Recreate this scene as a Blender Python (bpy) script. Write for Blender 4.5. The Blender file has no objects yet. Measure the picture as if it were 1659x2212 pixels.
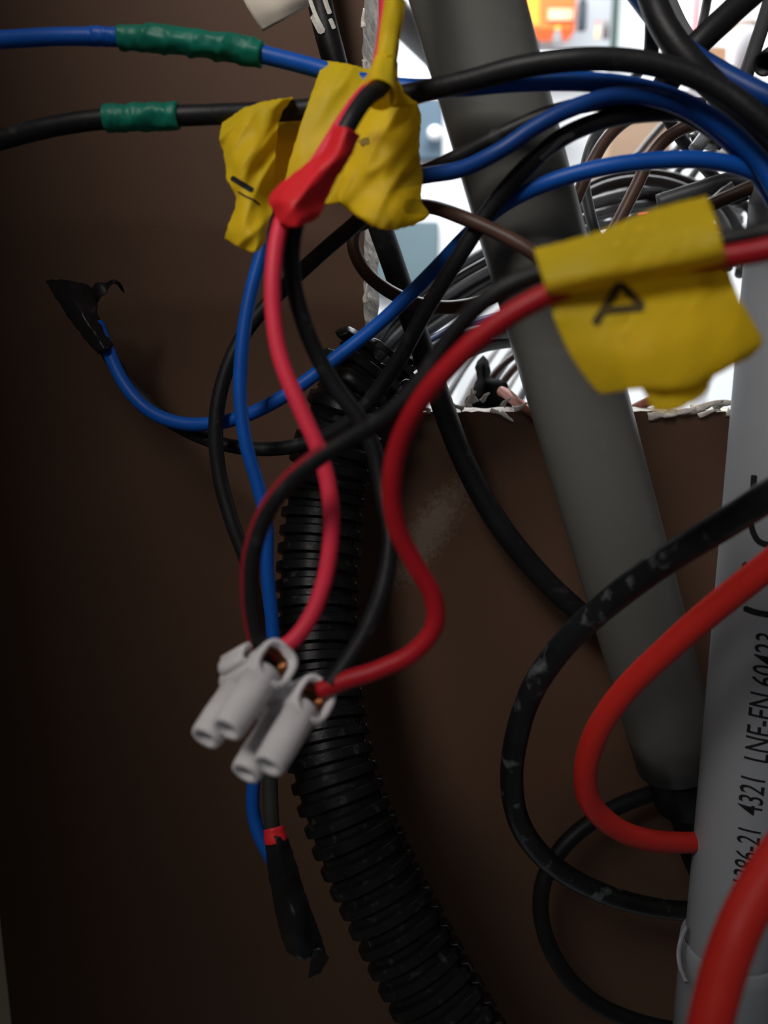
import bpy, bmesh, math, random
from mathutils import Vector, noise, Matrix
from mathutils.bvhtree import BVHTree
from mathutils.geometry import tessellate_polygon

random.seed(7)
scene = bpy.context.scene
COL = scene.collection

# ------------------------------------------------------------------ camera
W, H, F = 1659.0, 2212.0, 1779.0
PITCH = math.radians(12.0)
CAM = Vector((0.0, 0.0, 1.30))
FWD = Vector((0, math.cos(PITCH), -math.sin(PITCH)))
UP = Vector((0, math.sin(PITCH), math.cos(PITCH)))
RIGHT = Vector((1, 0, 0))
cam_data = bpy.data.cameras.new('camera')
cam = bpy.data.objects.new('camera', cam_data)
COL.objects.link(cam)
cam.location = CAM
cam.rotation_euler = (math.pi / 2 - PITCH, 0, 0)
cam_data.sensor_fit = 'HORIZONTAL'
cam_data.sensor_width = 36.0
cam_data.lens = F / W * 36.0
cam_data.clip_start = 0.005
cam_data.clip_end = 50
cam_data.dof.use_dof = True
cam_data.dof.focus_distance = 0.235
cam_data.dof.aperture_fstop = cam_data.lens / 2.5
scene.camera = cam

# ------------------------------------------------------------------ world, light, exposure
world = bpy.data.worlds.new('world')
scene.world = world
world.use_nodes = True
world.node_tree.nodes['Background'].inputs[0].default_value = (0.80, 0.88, 1.0, 1)
world.node_tree.nodes['Background'].inputs[1].default_value = 0.06


def area(name, loc, target, sx, sy, power, color):
    l = bpy.data.lights.new(name, 'AREA')
    l.shape = 'RECTANGLE'
    l.size, l.size_y = sx, sy
    l.energy = power
    l.color = color
    o = bpy.data.objects.new(name, l)
    COL.objects.link(o)
    o.location = loc
    d = (Vector(target) - Vector(loc)).normalized()
    o.rotation_euler = d.to_track_quat('-Z', 'Y').to_euler()
    return o


# the shaded lamp of the place the camera stands in, above and behind
fl = area('front_lamp_light', (-0.25, -0.25, 1.77), (-0.035, 0.27, 1.43), 0.22, 0.28, 0.60, (1.0, 0.95, 0.9))
fl.data.spread = math.radians(56)
# the lamps of the bright room behind the panel
area('workshop_ceiling_light', (0.1, 1.45, 2.62), (0.1, 1.75, 0), 1.6, 0.8, 70, (0.95, 0.98, 1.0))

scene.view_settings.view_transform = 'Standard'
scene.view_settings.look = 'None'
scene.view_settings.gamma = 1.0
scene.view_settings.exposure = 0.0
scene.view_settings.use_curve_mapping = False


# ------------------------------------------------------------------ projection helpers
def ray(px, py):
    return FWD + RIGHT * ((px - W / 2) / F) + UP * ((H / 2 - py) / F)


def P(px, py, z):                      # point seen at that pixel, at distance z along the view axis
    return CAM + ray(px, py) * z


def PY(px, py, Y):                     # the same on the vertical plane y = Y
    d = ray(px, py)
    return CAM + d * (Y / d.y)


# ------------------------------------------------------------------ materials
def new_mat(name):
    m = bpy.data.materials.new(name)
    m.use_nodes = True
    nt = m.node_tree
    return m, nt, nt.nodes['Principled BSDF'], nt.nodes['Material Output']


def node(nt, kind, **kw):
    n = nt.nodes.new(kind)
    for k, v in kw.items():
        setattr(n, k, v)
    return n


def mat(name, col, rough=0.45, var=0.15, scale=60, bump=0.0, bscale=400, metallic=0.0, spec=0.22,
        translucent=0.0, clear=0.0, dust=None, dust_amt=0.0, dust_scale=220, emit=0.0, stretch=None):
    m, nt, b, out = new_mat(name)
    tc = node(nt, 'ShaderNodeTexCoord')
    mp = node(nt, 'ShaderNodeMapping')
    if stretch:
        mp.inputs['Scale'].default_value = stretch
    nt.links.new(tc.outputs['Object'], mp.inputs[0])
    nz = node(nt, 'ShaderNodeTexNoise')
    nz.inputs['Scale'].default_value = scale
    nz.inputs['Detail'].default_value = 4
    nt.links.new(mp.outputs[0], nz.inputs['Vector'])
    rp = node(nt, 'ShaderNodeValToRGB')
    rp.color_ramp.elements[0].position = 0.3
    rp.color_ramp.elements[1].position = 0.7
    rp.color_ramp.elements[0].color = (*[c * (1 - var) for c in col], 1)
    rp.color_ramp.elements[1].color = (*[min(1, c * (1 + var)) for c in col], 1)
    nt.links.new(nz.outputs['Fac'], rp.inputs[0])
    csock = rp.outputs[0]
    if dust:
        n2 = node(nt, 'ShaderNodeTexNoise')
        n2.inputs['Scale'].default_value = dust_scale
        n2.inputs['Detail'].default_value = 6
        nt.links.new(mp.outputs[0], n2.inputs['Vector'])
        r2 = node(nt, 'ShaderNodeValToRGB')
        r2.color_ramp.elements[0].position = 0.60
        r2.color_ramp.elements[1].position = 0.74
        r2.color_ramp.elements[1].color = (dust_amt, dust_amt, dust_amt, 1)
        nt.links.new(n2.outputs['Fac'], r2.inputs[0])
        mx = node(nt, 'ShaderNodeMixRGB')
        mx.inputs[2].default_value = (*dust, 1)
        nt.links.new(r2.outputs[0], mx.inputs[0])
        nt.links.new(csock, mx.inputs[1])
        csock = mx.outputs[0]
    nt.links.new(csock, b.inputs['Base Color'])
    b.inputs['Roughness'].default_value = rough
    b.inputs['Metallic'].default_value = metallic
    b.inputs['Specular IOR Level'].default_value = spec
    if bump:
        n3 = node(nt, 'ShaderNodeTexNoise')
        n3.inputs['Scale'].default_value = bscale
        n3.inputs['Detail'].default_value = 5
        nt.links.new(mp.outputs[0], n3.inputs['Vector'])
        bp = node(nt, 'ShaderNodeBump')
        bp.inputs['Strength'].default_value = bump
        bp.inputs['Distance'].default_value = 0.0006
        nt.links.new(n3.outputs['Fac'], bp.inputs['Height'])
        nt.links.new(bp.outputs[0], b.inputs['Normal'])
    if emit:
        nt.links.new(csock, b.inputs['Emission Color'])
        b.inputs['Emission Strength'].default_value = emit
    sh = b.outputs[0]
    if translucent:
        t = node(nt, 'ShaderNodeBsdfTranslucent')
        nt.links.new(csock, t.inputs[0])
        mx = node(nt, 'ShaderNodeMixShader')
        mx.inputs[0].default_value = translucent
        nt.links.new(sh, mx.inputs[1])
        nt.links.new(t.outputs[0], mx.inputs[2])
        sh = mx.outputs[0]
    if clear:
        t = node(nt, 'ShaderNodeBsdfTransparent')
        t.inputs[0].default_value = (*[min(1, c * 0.7 + .01) for c in col], 1)
        mx = node(nt, 'ShaderNodeMixShader')
        mx.inputs[0].default_value = clear
        nt.links.new(sh, mx.inputs[1])
        nt.links.new(t.outputs[0], mx.inputs[2])
        sh = mx.outputs[0]
    nt.links.new(sh, out.inputs[0])
    return m


def wall_material():
    """brown laminate with faint mottling and one pale scuffed patch"""
    m, nt, b, out = new_mat('brown_laminate')
    tc = node(nt, 'ShaderNodeTexCoord')
    n1 = node(nt, 'ShaderNodeTexNoise'); n1.inputs['Scale'].default_value = 18; n1.inputs['Detail'].default_value = 5
    nt.links.new(tc.outputs['Object'], n1.inputs['Vector'])
    r1 = node(nt, 'ShaderNodeValToRGB')
    r1.color_ramp.elements[0].color = (0.082, 0.044, 0.028, 1)
    r1.color_ramp.elements[1].color = (0.102, 0.058, 0.038, 1)
    nt.links.new(n1.outputs['Fac'], r1.inputs[0])
    # scuff
    geo = node(nt, 'ShaderNodeNewGeometry')
    c = PY(925, 1150, 0.27)
    sub = node(nt, 'ShaderNodeVectorMath', operation='SUBTRACT')
    sub.inputs[1].default_value = c
    nt.links.new(geo.outputs['Position'], sub.inputs[0])
    rot = node(nt, 'ShaderNodeVectorRotate', rotation_type='Y_AXIS'); rot.inputs['Angle'].default_value = math.radians(-32)
    nt.links.new(sub.outputs[0], rot.inputs['Vector'])
    scl = node(nt, 'ShaderNodeVectorMath', operation='MULTIPLY'); scl.inputs[1].default_value = (1 / 0.0075, 0, 1 / 0.022)
    nt.links.new(rot.outputs[0], scl.inputs[0])
    ln = node(nt, 'ShaderNodeVectorMath', operation='LENGTH')
    nt.links.new(scl.outputs[0], ln.inputs[0])
    n2 = node(nt, 'ShaderNodeTexNoise'); n2.inputs['Scale'].default_value = 900; n2.inputs['Detail'].default_value = 8
    n2.inputs['Roughness'].default_value = 0.7
    nt.links.new(tc.outputs['Object'], n2.inputs['Vector'])
    ma = node(nt, 'ShaderNodeMath', operation='MULTIPLY_ADD'); ma.inputs[1].default_value = 2.6; ma.inputs[2].default_value = -1.35
    nt.links.new(n2.outputs['Fac'], ma.inputs[0])
    ad = node(nt, 'ShaderNodeMath', operation='ADD')
    nt.links.new(ln.outputs['Value'], ad.inputs[0]); nt.links.new(ma.outputs[0], ad.inputs[1])
    mr = node(nt, 'ShaderNodeMapRange'); mr.inputs['From Min'].default_value = 1.0; mr.inputs['From Max'].default_value = 0.3
    mr.inputs['To Max'].default_value = 0.35
    nt.links.new(ad.outputs[0], mr.inputs['Value'])
    # sparse dust specks
    n3 = node(nt, 'ShaderNodeTexNoise'); n3.inputs['Scale'].default_value = 420; n3.inputs['Detail'].default_value = 3
    nt.links.new(tc.outputs['Object'], n3.inputs['Vector'])
    m3 = node(nt, 'ShaderNodeMapRange'); m3.inputs['From Min'].default_value = 0.75; m3.inputs['From Max'].default_value = 0.82
    m3.inputs['To Max'].default_value = 0.25
    nt.links.new(n3.outputs['Fac'], m3.inputs['Value'])
    mxm = node(nt, 'ShaderNodeMath', operation='MAXIMUM')
    nt.links.new(mr.outputs[0], mxm.inputs[0]); nt.links.new(m3.outputs[0], mxm.inputs[1])
    mx = node(nt, 'ShaderNodeMixRGB'); mx.inputs[2].default_value = (0.30, 0.25, 0.21, 1)
    nt.links.new(mxm.outputs[0], mx.inputs[0]); nt.links.new(r1.outputs[0], mx.inputs[1])
    nt.links.new(mx.outputs[0], b.inputs['Base Color'])
    b.inputs['Roughness'].default_value = 0.55
    b.inputs['Specular IOR Level'].default_value = 0.12
    bp = node(nt, 'ShaderNodeBump'); bp.inputs['Strength'].default_value = 0.15; bp.inputs['Distance'].default_value = 0.0004
    nt.links.new(n2.outputs['Fac'], bp.inputs['Height']); nt.links.new(bp.outputs[0], b.inputs['Normal'])
    return m


M = {
    'wall': wall_material(),
    'fibre': mat('torn_board_fibre', (0.72, 0.67, 0.61), 0.9, 0.3, 300, 0.8, 900),
    'beige': mat('beige_board', (0.80, 0.71, 0.54), 0.6, 0.06, 20),
    'black': mat('black_insulation', (0.008, 0.008, 0.009), 0.48, 0.3, 80, 0.15, 500, dust=(0.10, 0.10, 0.10), dust_amt=0.25),
    'black_worn': mat('worn_black_jacket', (0.010, 0.011, 0.012), 0.35, 0.3, 80, 0.3, 500, dust=(0.32, 0.35, 0.36), dust_amt=0.4, dust_scale=170),
    'black_soft': mat('black_rubber', (0.008, 0.008, 0.009), 0.5, 0.3, 80, 0.2, 300),
    'conduit': mat('black_conduit_plastic', (0.006, 0.006, 0.007), 0.34, 0.3, 60, 0.12, 700, dust=(0.16, 0.15, 0.14), dust_amt=0.18, dust_scale=330),
    'olive': mat('olive_black_insulation', (0.022, 0.023, 0.020), 0.45, 0.2, 80),
    'blue': mat('blue_insulation', (0.003, 0.066, 0.33), 0.42, 0.12, 90, 0.08, 500),
    'blue_dark': mat('navy_insulation', (0.003, 0.035, 0.17), 0.42, 0.15, 90, 0.08, 500),  # blue insulation darkened to paint in the weaker light at upper right
    'brown': mat('brown_insulation', (0.055, 0.028, 0.020), 0.45, 0.2, 90, 0.1, 500),
    'grey': mat('grey_cable_jacket', (0.045, 0.046, 0.050), 0.45, 0.15, 60, 0.1, 400),
    'grey_light': mat('light_grey_cable_jacket', (0.20, 0.21, 0.22), 0.4, 0.1, 60),
    'white_cable': mat('white_cable_jacket', (0.72, 0.74, 0.76), 0.4, 0.06, 60),
    'pink': mat('crimson_insulation', (0.62, 0.028, 0.060), 0.48, 0.08, 90, 0.05, 500),
    'red_wire': mat('red_insulation', (0.34, 0.008, 0.014), 0.42, 0.1, 90, 0.05, 500),
    'red_cable': mat('orange_red_cable_jacket', (0.50, 0.020, 0.014), 0.5, 0.07, 40, 0.05, 400),
    'copper': mat('copper', (0.26, 0.085, 0.055), 0.45, 0.2, 400, 0.2, 900, metallic=0.3),
    'brass': mat('brass', (0.16, 0.06, 0.022), 0.35, 0.2, 300, metallic=0.9),
    'yellow': mat('yellow_tape', (0.88, 0.64, 0.022), 0.5, 0.08, 60, 0.08, 160, translucent=0.3, clear=0.30),
    'red_tape': mat('red_tape', (0.70, 0.022, 0.030), 0.42, 0.1, 90, 0.25, 300, translucent=0.2),
    'green_tape': mat('green_tape', (0.006, 0.15, 0.10), 0.42, 0.15, 120, 0.25, 400, translucent=0.15, clear=0.05),
    'black_tape': mat('black_tape', (0.007, 0.007, 0.008), 0.33, 0.3, 90, 0.4, 250),
    'black_matte': mat('matte_black_tape', (0.005, 0.005, 0.006), 0.75, 0.3, 90, 0.1, 250, spec=0.05),
    'ink': mat('black_ink', (0.010, 0.010, 0.010), 0.7, 0.2, 300),
    'ink_faint': mat('faded_ink', (0.20, 0.13, 0.02), 0.7, 0.2, 300),
    'ink_pen': mat('pen_ink', (0.07, 0.05, 0.012), 0.7, 0.2, 300),
    'maroon': mat('maroon_insulation', (0.22, 0.010, 0.018), 0.5, 0.1, 90),
    'pvc': mat('grey_pvc', (0.105, 0.106, 0.098), 0.38, 0.05, 30, 0.05, 200, dust=(0.22, 0.21, 0.20), dust_amt=0.12),
    'pvc2': mat('pale_grey_pvc', (0.25, 0.265, 0.285), 0.42, 0.05, 30, 0.05, 200),
    'nylon': mat('white_nylon', (0.74, 0.72, 0.73), 0.45, 0.05, 150, 0.1, 300, translucent=0.2),
    'dark': mat('dark_hole', (0.02, 0.012, 0.01), 0.7),
    'paper': mat('pale_paper', (0.52, 0.47, 0.40), 0.8, 0.06, 60, 0.15, 300),
    'paint': mat('white_paint', (0.60, 0.58, 0.54), 0.7, 0.1, 200, 0.3, 600),
    'room_white': mat('white_plaster', (0.82, 0.83, 0.84), 0.8, 0.03, 4),
    'room_grey': mat('grey_board', (0.40, 0.43, 0.46), 0.7, 0.05, 6),
    'room_floor': mat('pale_floor', (0.55, 0.55, 0.54), 0.6, 0.06, 5),
    'steel_blue': mat('blue_grey_lacquer', (0.085, 0.125, 0.165), 0.45, 0.04, 8),
    'teal_grey': mat('teal_grey_lacquer', (0.12, 0.17, 0.19), 0.45, 0.04, 8),
    'white_gloss': mat('white_lacquer', (0.80, 0.80, 0.82), 0.35, 0.02, 8),
    'orange': mat('orange_card', (0.80, 0.14, 0.03), 0.6, 0.08, 20),
    'amber': mat('amber_print', (0.80, 0.32, 0.03), 0.6, 0.08, 20),
    'cream': mat('cream_print', (0.60, 0.45, 0.28), 0.6, 0.08, 20),
    'purple': mat('purple_print', (0.16, 0.11, 0.30), 0.6, 0.1, 40),
    'card': mat('brown_cardboard', (0.33, 0.18, 0.10), 0.8, 0.08, 30),
    'card_pale': mat('pale_cardboard', (0.36, 0.25, 0.17), 0.8, 0.08, 30),
    'dark_green': mat('dark_green_metal', (0.03, 0.06, 0.05), 0.4, 0.1, 20),
    'yellow_lid': mat('yellow_plastic', (0.6, 0.55, 0.06), 0.4, 0.05, 20),
    'slate': mat('slate_plastic', (0.03, 0.04, 0.05), 0.5, 0.1, 20),
    'red_print': mat('red_print', (0.6, 0.015, 0.03), 0.5, 0.05, 20),
}


# ------------------------------------------------------------------ object helpers
def tag(o, label, cat, group=None, kind=None):
    o['label'] = label
    o['category'] = cat
    if group:
        o['group'] = group
    if kind:
        o['kind'] = kind
    return o


def thing(name, label, cat, loc, group=None):
    o = bpy.data.objects.new(name, None)
    o.empty_display_size = 0.005
    COL.objects.link(o)
    o.location = loc
    return tag(o, label, cat, group)


def build(name, verts, faces, material, parent=None, smooth=True):
    """one mesh object from world-space vertices; origin at the parent or at the mesh's own middle"""
    if parent is not None:
        c = Vector((0, 0, 0))
        p = parent
        while p is not None:
            c = c + p.location
            p = p.parent
    else:
        c = Vector((0, 0, 0))
        for v in verts:
            c += Vector(v)
        c /= len(verts)
    me = bpy.data.meshes.new(name)
    me.from_pydata([Vector(v) - c for v in verts], [], faces)
    me.update()
    bm = bmesh.new()
    bm.from_mesh(me)
    bmesh.ops.recalc_face_normals(bm, faces=bm.faces)
    bm.to_mesh(me)
    bm.free()
    if smooth:
        me.polygons.foreach_set('use_smooth', [True] * len(me.polygons))
    me.materials.append(M[material])
    o = bpy.data.objects.new(name, me)
    COL.objects.link(o)
    if parent is not None:
        o.parent = parent
    else:
        o.location = c
    return o


def structure(o):
    o['kind'] = 'structure'
    return o


def catmull(pts, step_div=8):
    pts = [Vector(p) for p in pts]
    if len(pts) == 2:
        return [pts[0].lerp(pts[1], i / step_div) for i in range(step_div + 1)]
    ext = [pts[0] * 2 - pts[1]] + pts + [pts[-1] * 2 - pts[-2]]
    out = []
    for i in range(1, len(ext) - 2):
        p0, p1, p2, p3 = ext[i - 1:i + 3]
        # centripetal parametrisation keeps tight bends from overshooting
        t0 = 0.0
        t1 = t0 + max((p1 - p0).length, 1e-9) ** 0.5
        t2 = t1 + max((p2 - p1).length, 1e-9) ** 0.5
        t3 = t2 + max((p3 - p2).length, 1e-9) ** 0.5
        for k in range(step_div):
            t = t1 + (t2 - t1) * k / step_div
            a1 = p0 * ((t1 - t) / (t1 - t0)) + p1 * ((t - t0) / (t1 - t0))
            a2 = p1 * ((t2 - t) / (t2 - t1)) + p2 * ((t - t1) / (t2 - t1))
            a3 = p2 * ((t3 - t) / (t3 - t2)) + p3 * ((t - t2) / (t3 - t2))
            b1 = a1 * ((t2 - t) / (t2 - t0)) + a2 * ((t - t0) / (t2 - t0))
            b2 = a2 * ((t3 - t) / (t3 - t1)) + a3 * ((t - t1) / (t3 - t1))
            out.append(b1 * ((t2 - t) / (t2 - t1)) + b2 * ((t - t1) / (t2 - t1)))
    out.append(pts[-1])
    return out


def frames(path):
    n = len(path)
    tans = []
    for i in range(n):
        a, b = path[max(0, i - 1)], path[min(n - 1, i + 1)]
        tans.append((b - a).normalized())
    ref = Vector((0, -1, 0)) if abs(tans[0].y) < 0.9 else Vector((0, 0, 1))
    u = (ref - tans[0] * ref.dot(tans[0])).normalized()
    fr = []
    for t in tans:
        u = (u - t * u.dot(t))
        u.normalize()
        fr.append((t, u, t.cross(u)))
    return fr


def resample(path, n):
    L = [0.0]
    for a, b in zip(path, path[1:]):
        L.append(L[-1] + (b - a).length)
    out, j = [], 0
    for i in range(n):
        s = L[-1] * i / (n - 1)
        while j < len(L) - 2 and L[j + 1] < s:
            j += 1
        f = (s - L[j]) / max(L[j + 1] - L[j], 1e-9)
        out.append(path[j].lerp(path[j + 1], f))
    return out


def tube_geo(path, radius, sides=14, cap=True, wob=0.0, seed=0, flat=1.0):
    """radius: number or function(i/n, angle)"""
    fr = frames(path)
    verts, faces = [], []
    n = len(path)
    for i, (p, (t, u, w)) in enumerate(zip(path, fr)):
        for k in range(sides):
            a = 2 * math.pi * k / sides
            r = radius(i / (n - 1), a) if callable(radius) else radius
            if wob:
                r *= 1 + wob * noise.noise(Vector((i * 0.23 + seed * 7.1, math.cos(a) * 0.8, math.sin(a) * 0.8)))
            verts.append(p + (u * math.cos(a) * flat + w * math.sin(a)) * r)
    for i in range(n - 1):
        for k in range(sides):
            k2 = (k + 1) % sides
            faces.append((i * sides + k, i * sides + k2, (i + 1) * sides + k2, (i + 1) * sides + k))
    if cap:
        faces.append(tuple(range(sides))[::-1])
        faces.append(tuple((n - 1) * sides + k for k in range(sides)))
    return verts, faces


WIRE_ID = [0]
WIRE_PATH = {}


def px_path(pts, div=8):
    return catmull([P(*p) for p in pts], div)


def wire(name, label, cat, material, r_mm, pts, group=None, parts=False, div=8, key=None, sides=14, wob=0.03):
    """pts: (px, py, z). With parts=True an Empty is made and the insulation is its child."""
    WIRE_ID[0] += 1
    path = px_path(pts, div)
    # a wire that leaves the frame runs on a good way past it
    for end in (0, -1):
        x, y = pts[end][:2]
        if x > W or y < 0 or y > H:
            a, b = (path[1], path[0]) if end == 0 else (path[-2], path[-1])
            t = (b - a).normalized()
            more = [b + t * 0.012 * k + Vector((0, 0.0035 * k * k * 0.12, 0)) for k in range(1, 9)]
            path = more[::-1] + path if end == 0 else path + more
    v, f = tube_geo(path, r_mm / 1000, sides, True, wob, WIRE_ID[0])
    if parts:
        root = thing(name, label, cat, path[0], group)
        build('insulation', v, f, material, root)
    else:
        root = tag(build(name, v, f, material), label, cat, group)
    if key:
        WIRE_PATH[key] = path
    return root


def to_px(p):
    d = p - CAM
    z = d.dot(FWD)
    return W / 2 + F * d.dot(RIGHT) / z, H / 2 - F * d.dot(UP) / z, z


def wrap(name, key, x0, x1, r_mm, material, parent, pitch=0.0, amp=0.12, seed=0, lift=0.0):
    """tape wound round a wire, between two picture columns of its path; ragged and creased"""
    sub = [p for p in WIRE_PATH[key] if x0 <= to_px(p)[0] <= x1]
    sub = resample(sub, 64)
    L = sum((b - a).length for a, b in zip(sub, sub[1:]))

    def rad(s, a):
        r = r_mm / 1000
        r *= 1 + amp * noise.noise(Vector((s * 5 + seed, math.cos(a) * 1.1, math.sin(a) * 1.1)))
        r *= 1 + 0.5 * amp * noise.noise(Vector((s * 17 + seed, math.cos(a) * 2, math.sin(a) * 2)))
        if pitch:
            ph = (s * L / pitch + a / (2 * math.pi)) % 1.0
            r *= 1 + 0.13 * (1 - ph) ** 3 * (0.6 + 0.8 * noise.noise(Vector((s * 8, 3, seed))))
        if lift:
            r *= 1 + lift * max(0, math.cos(a - 2.5)) ** 6 * (0.5 + 0.5 * math.sin(s * 9))
        return r
    v, f = tube_geo(sub, rad, 26, True)
    return build(name, v, f, material, parent)


def smooth_rows(rows, nu, nv):
    """rows of equal length of (px,py,z) -> nv x nu grid, Catmull-Rom both ways"""
    rs = [catmull([Vector(p) for p in r], 6) for r in rows]
    rs = [resample(r, nu) for r in rs]
    cols = []
    for j in range(nu):
        c = catmull([r[j] for r in rs], 6)
        cols.append(resample(c, nv))
    return [[cols[j][i] for j in range(nu)] for i in range(nv)]


def sheet(name, rows, gaps, material, parent=None, wr=0.0008, ws=0.11, seed=0, nu=34, nv=34, ragged=2.0, crease=0.0, smooth=True):
    """tape folded on itself: a front and a back layer 'gap' metres apart, closed along the rim.
    Returns (object, bvh of it)."""
    g = smooth_rows(rows, nu, nv)
    nr = len(gaps) - 1
    fr, bk = [], []
    for i in range(nv):
        s = i / (nv - 1) * nr
        k = min(int(s), nr - 1)
        gap = gaps[k] * (1 - (s - k)) + gaps[k + 1] * (s - k)
        for j in range(nu):
            q = g[i][j]
            px, py, z = q
            e = min(i, nv - 1 - i, j, nu - 1 - j)
            if e == 0 and ragged:
                px += ragged * noise.noise(Vector((px * .09, py * .09, seed + 4)))
                py += ragged * noise.noise(Vector((px * .09, py * .09, seed + 9)))
            n = noise.noise(Vector((px * ws * .09, py * ws * .09, seed)))
            n += 0.22 * noise.noise(Vector((px * ws * .3, py * ws * .25, seed + 3)))
            if crease:
                n += crease * (abs(noise.noise(Vector((px * .02 + py * .012, py * .006, seed + 11)))) * 2 - .5)
            dz = n * wr
            fr.append(P(px, py, z + dz))
            bk.append(P(px, py, z + dz + max(gap, 0.00025)))
    verts = fr + bk
    N = nu * nv
    faces = []
    for i in range(nv - 1):
        for j in range(nu - 1):
            a, b, c, d = i * nu + j, i * nu + j + 1, (i + 1) * nu + j + 1, (i + 1) * nu + j
            faces.append((a, b, c, d))
            faces.append((N + d, N + c, N + b, N + a))
    rim = [j for j in range(nu)] + [i * nu + nu - 1 for i in range(1, nv)] + \
          [(nv - 1) * nu + j for j in range(nu - 2, -1, -1)] + [i * nu for i in range(nv - 2, 0, -1)]
    for a, b in zip(rim, rim[1:] + rim[:1]):
        faces.append((b, a, N + a, N + b))
    o = build(name, verts, faces, material, parent, smooth)
    return o, BVHTree.FromPolygons(verts, faces)


def stroke(name, bvh, pts, width, material, parent, off=0.00012, n=20):
    """a flat pen or print mark lying on a surface"""
    path = resample(catmull([Vector((x, y, 0)) for x, y in pts], 8), n)
    verts, faces = [], []
    for i, p in enumerate(path):
        a, b = path[max(0, i - 1)], path[min(n - 1, i + 1)]
        t = (b - a).normalized()
        s = Vector((-t.y, t.x, 0))
        w = width * (0.5 if 0 < i < n - 1 else 0.25)
        for k in (-1, 0, 1):
            q = p + s * w * k
            d = ray(q.x, q.y).normalized()
            hit = bvh.ray_cast(CAM, d, 5)
            if hit[0] is None:
                hit = bvh.ray_cast(CAM, ray(p.x, p.y).normalized(), 5)
            base = hit[0] if hit[0] is not None else P(q.x, q.y, 0.2)
            verts.append(base - d * off)
    for i in range(n - 1):
        for k in range(2):
            faces.append((i * 3 + k, i * 3 + k + 1, i * 3 + k + 4, i * 3 + k + 3))
    return build(name, verts, faces, material, parent, False)


def box_geo(c, size, rotz=0.0, bev=0.0):
    bm = bmesh.new()
    bmesh.ops.create_cube(bm, size=1)
    for v in bm.verts:
        v.co = Vector((v.co.x * size[0], v.co.y * size[1], v.co.z * size[2]))
    if bev:
        bmesh.ops.bevel(bm, geom=bm.edges[:], offset=bev, segments=2, affect='EDGES')
    R = Matrix.Rotation(rotz, 3, 'Z')
    bm.verts.ensure_lookup_table()
    v = [R @ x.co + Vector(c) for x in bm.verts]
    f = [tuple(y.index for y in x.verts) for x in bm.faces]
    bm.free()
    return v, f


def box(name, c, size, material, parent=None, rotz=0.0, bev=0.0):
    v, f = box_geo(c, size, rotz, bev)
    return build(name, v, f, material, parent, False)


def lathe(p, axis, prof, sides=32):
    """prof: (distance along axis, radius)"""
    axis = axis.normalized()
    ref = Vector((0, 0, 1)) if abs(axis.z) < .9 else Vector((1, 0, 0))
    u = (ref - axis * ref.dot(axis)).normalized()
    w = axis.cross(u)
    verts, faces = [], []
    for s, r in prof:
        for k in range(sides):
            a = 2 * math.pi * k / sides
            verts.append(p + axis * s + (u * math.cos(a) + w * math.sin(a)) * r)
    for i in range(len(prof) - 1):
        for k in range(sides):
            k2 = (k + 1) % sides
            faces.append((i * sides + k, i * sides + k2, (i + 1) * sides + k2, (i + 1) * sides + k))
    faces.append(tuple(range(sides)))
    faces.append(tuple((len(prof) - 1) * sides + k for k in range(sides)))
    return verts, faces


# ================================================================== THE SETTING
YW, TH = 0.27, 0.010
XL = PY(0, 1990, YW).x                      # the corner with the beige side board
ZT, ZB, XR = 1.30 + 0.26, 1.30 - 0.55, 0.36
hx0 = PY(786, 400, YW).x
hx1 = PY(1790, 400, YW).x
hz0 = PY(1200, 889, YW).z
hz1 = PY(1000, -110, YW).z


def ragged_rect(x0, x1, z0, z1, n, amp, seed):
    pts = []
    for (ax, az), (bx, bz) in zip([(x0, z0), (x1, z0), (x1, z1), (x0, z1)], [(x1, z0), (x1, z1), (x0, z1), (x0, z0)]):
        for i in range(n):
            f = i / n
            x, z = ax + (bx - ax) * f, az + (bz - az) * f
            d = amp * (noise.noise(Vector((x * 160, z * 160, seed))) + 0.6 * noise.noise(Vector((x * 600, z * 600, seed + 2))))
            if ax == bx:
                x += d
            else:
                z += d
            pts.append((x, z))
    return pts


front = ragged_rect(hx0, hx1, hz0, hz1, 70, 0.0009, 1)
edge_in = 0.0046
back = ragged_rect(hx0 + edge_in, hx1 - edge_in, hz0 + 0.0004, hz1 - edge_in, 70, 0.0007, 5)
outer = [(XL - 0.002, ZB), (XR, ZB), (XR, ZT + 0.2), (XL - 0.002, ZT + 0.2)]


def panel(outer, inner, y):
    v = [Vector((x, y, z)) for x, z in outer + inner]
    tri = tessellate_polygon([[Vector((x, z, 0)) for x, z in outer], [Vector((x, z, 0)) for x, z in inner]])
    return v, [tuple(t) for t in tri]


va, fa = panel(outer, front, YW)
vb, fb = panel(outer, back, YW + TH)
nv = len(va)
faces = fa + [tuple(i + nv for i in t) for t in fb]
for i in range(4):
    j = (i + 1) % 4
    faces.append((i, j, nv + j, nv + i))
wall_back = structure(build('wall_back', va + vb, faces, 'wall', None, False))
nf = len(front)
ev = [Vector((x, YW + 0.0002, z)) for x, z in front] + [Vector((x, YW + TH - 0.0002, z)) for x, z in back]
mid = []
ef = []
for i in range(nf):
    j = (i + 1) % nf
    ef.append((i, j, nf + j, nf + i))
build('cut_edge', ev, ef, 'fibre', wall_back, False)


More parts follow.
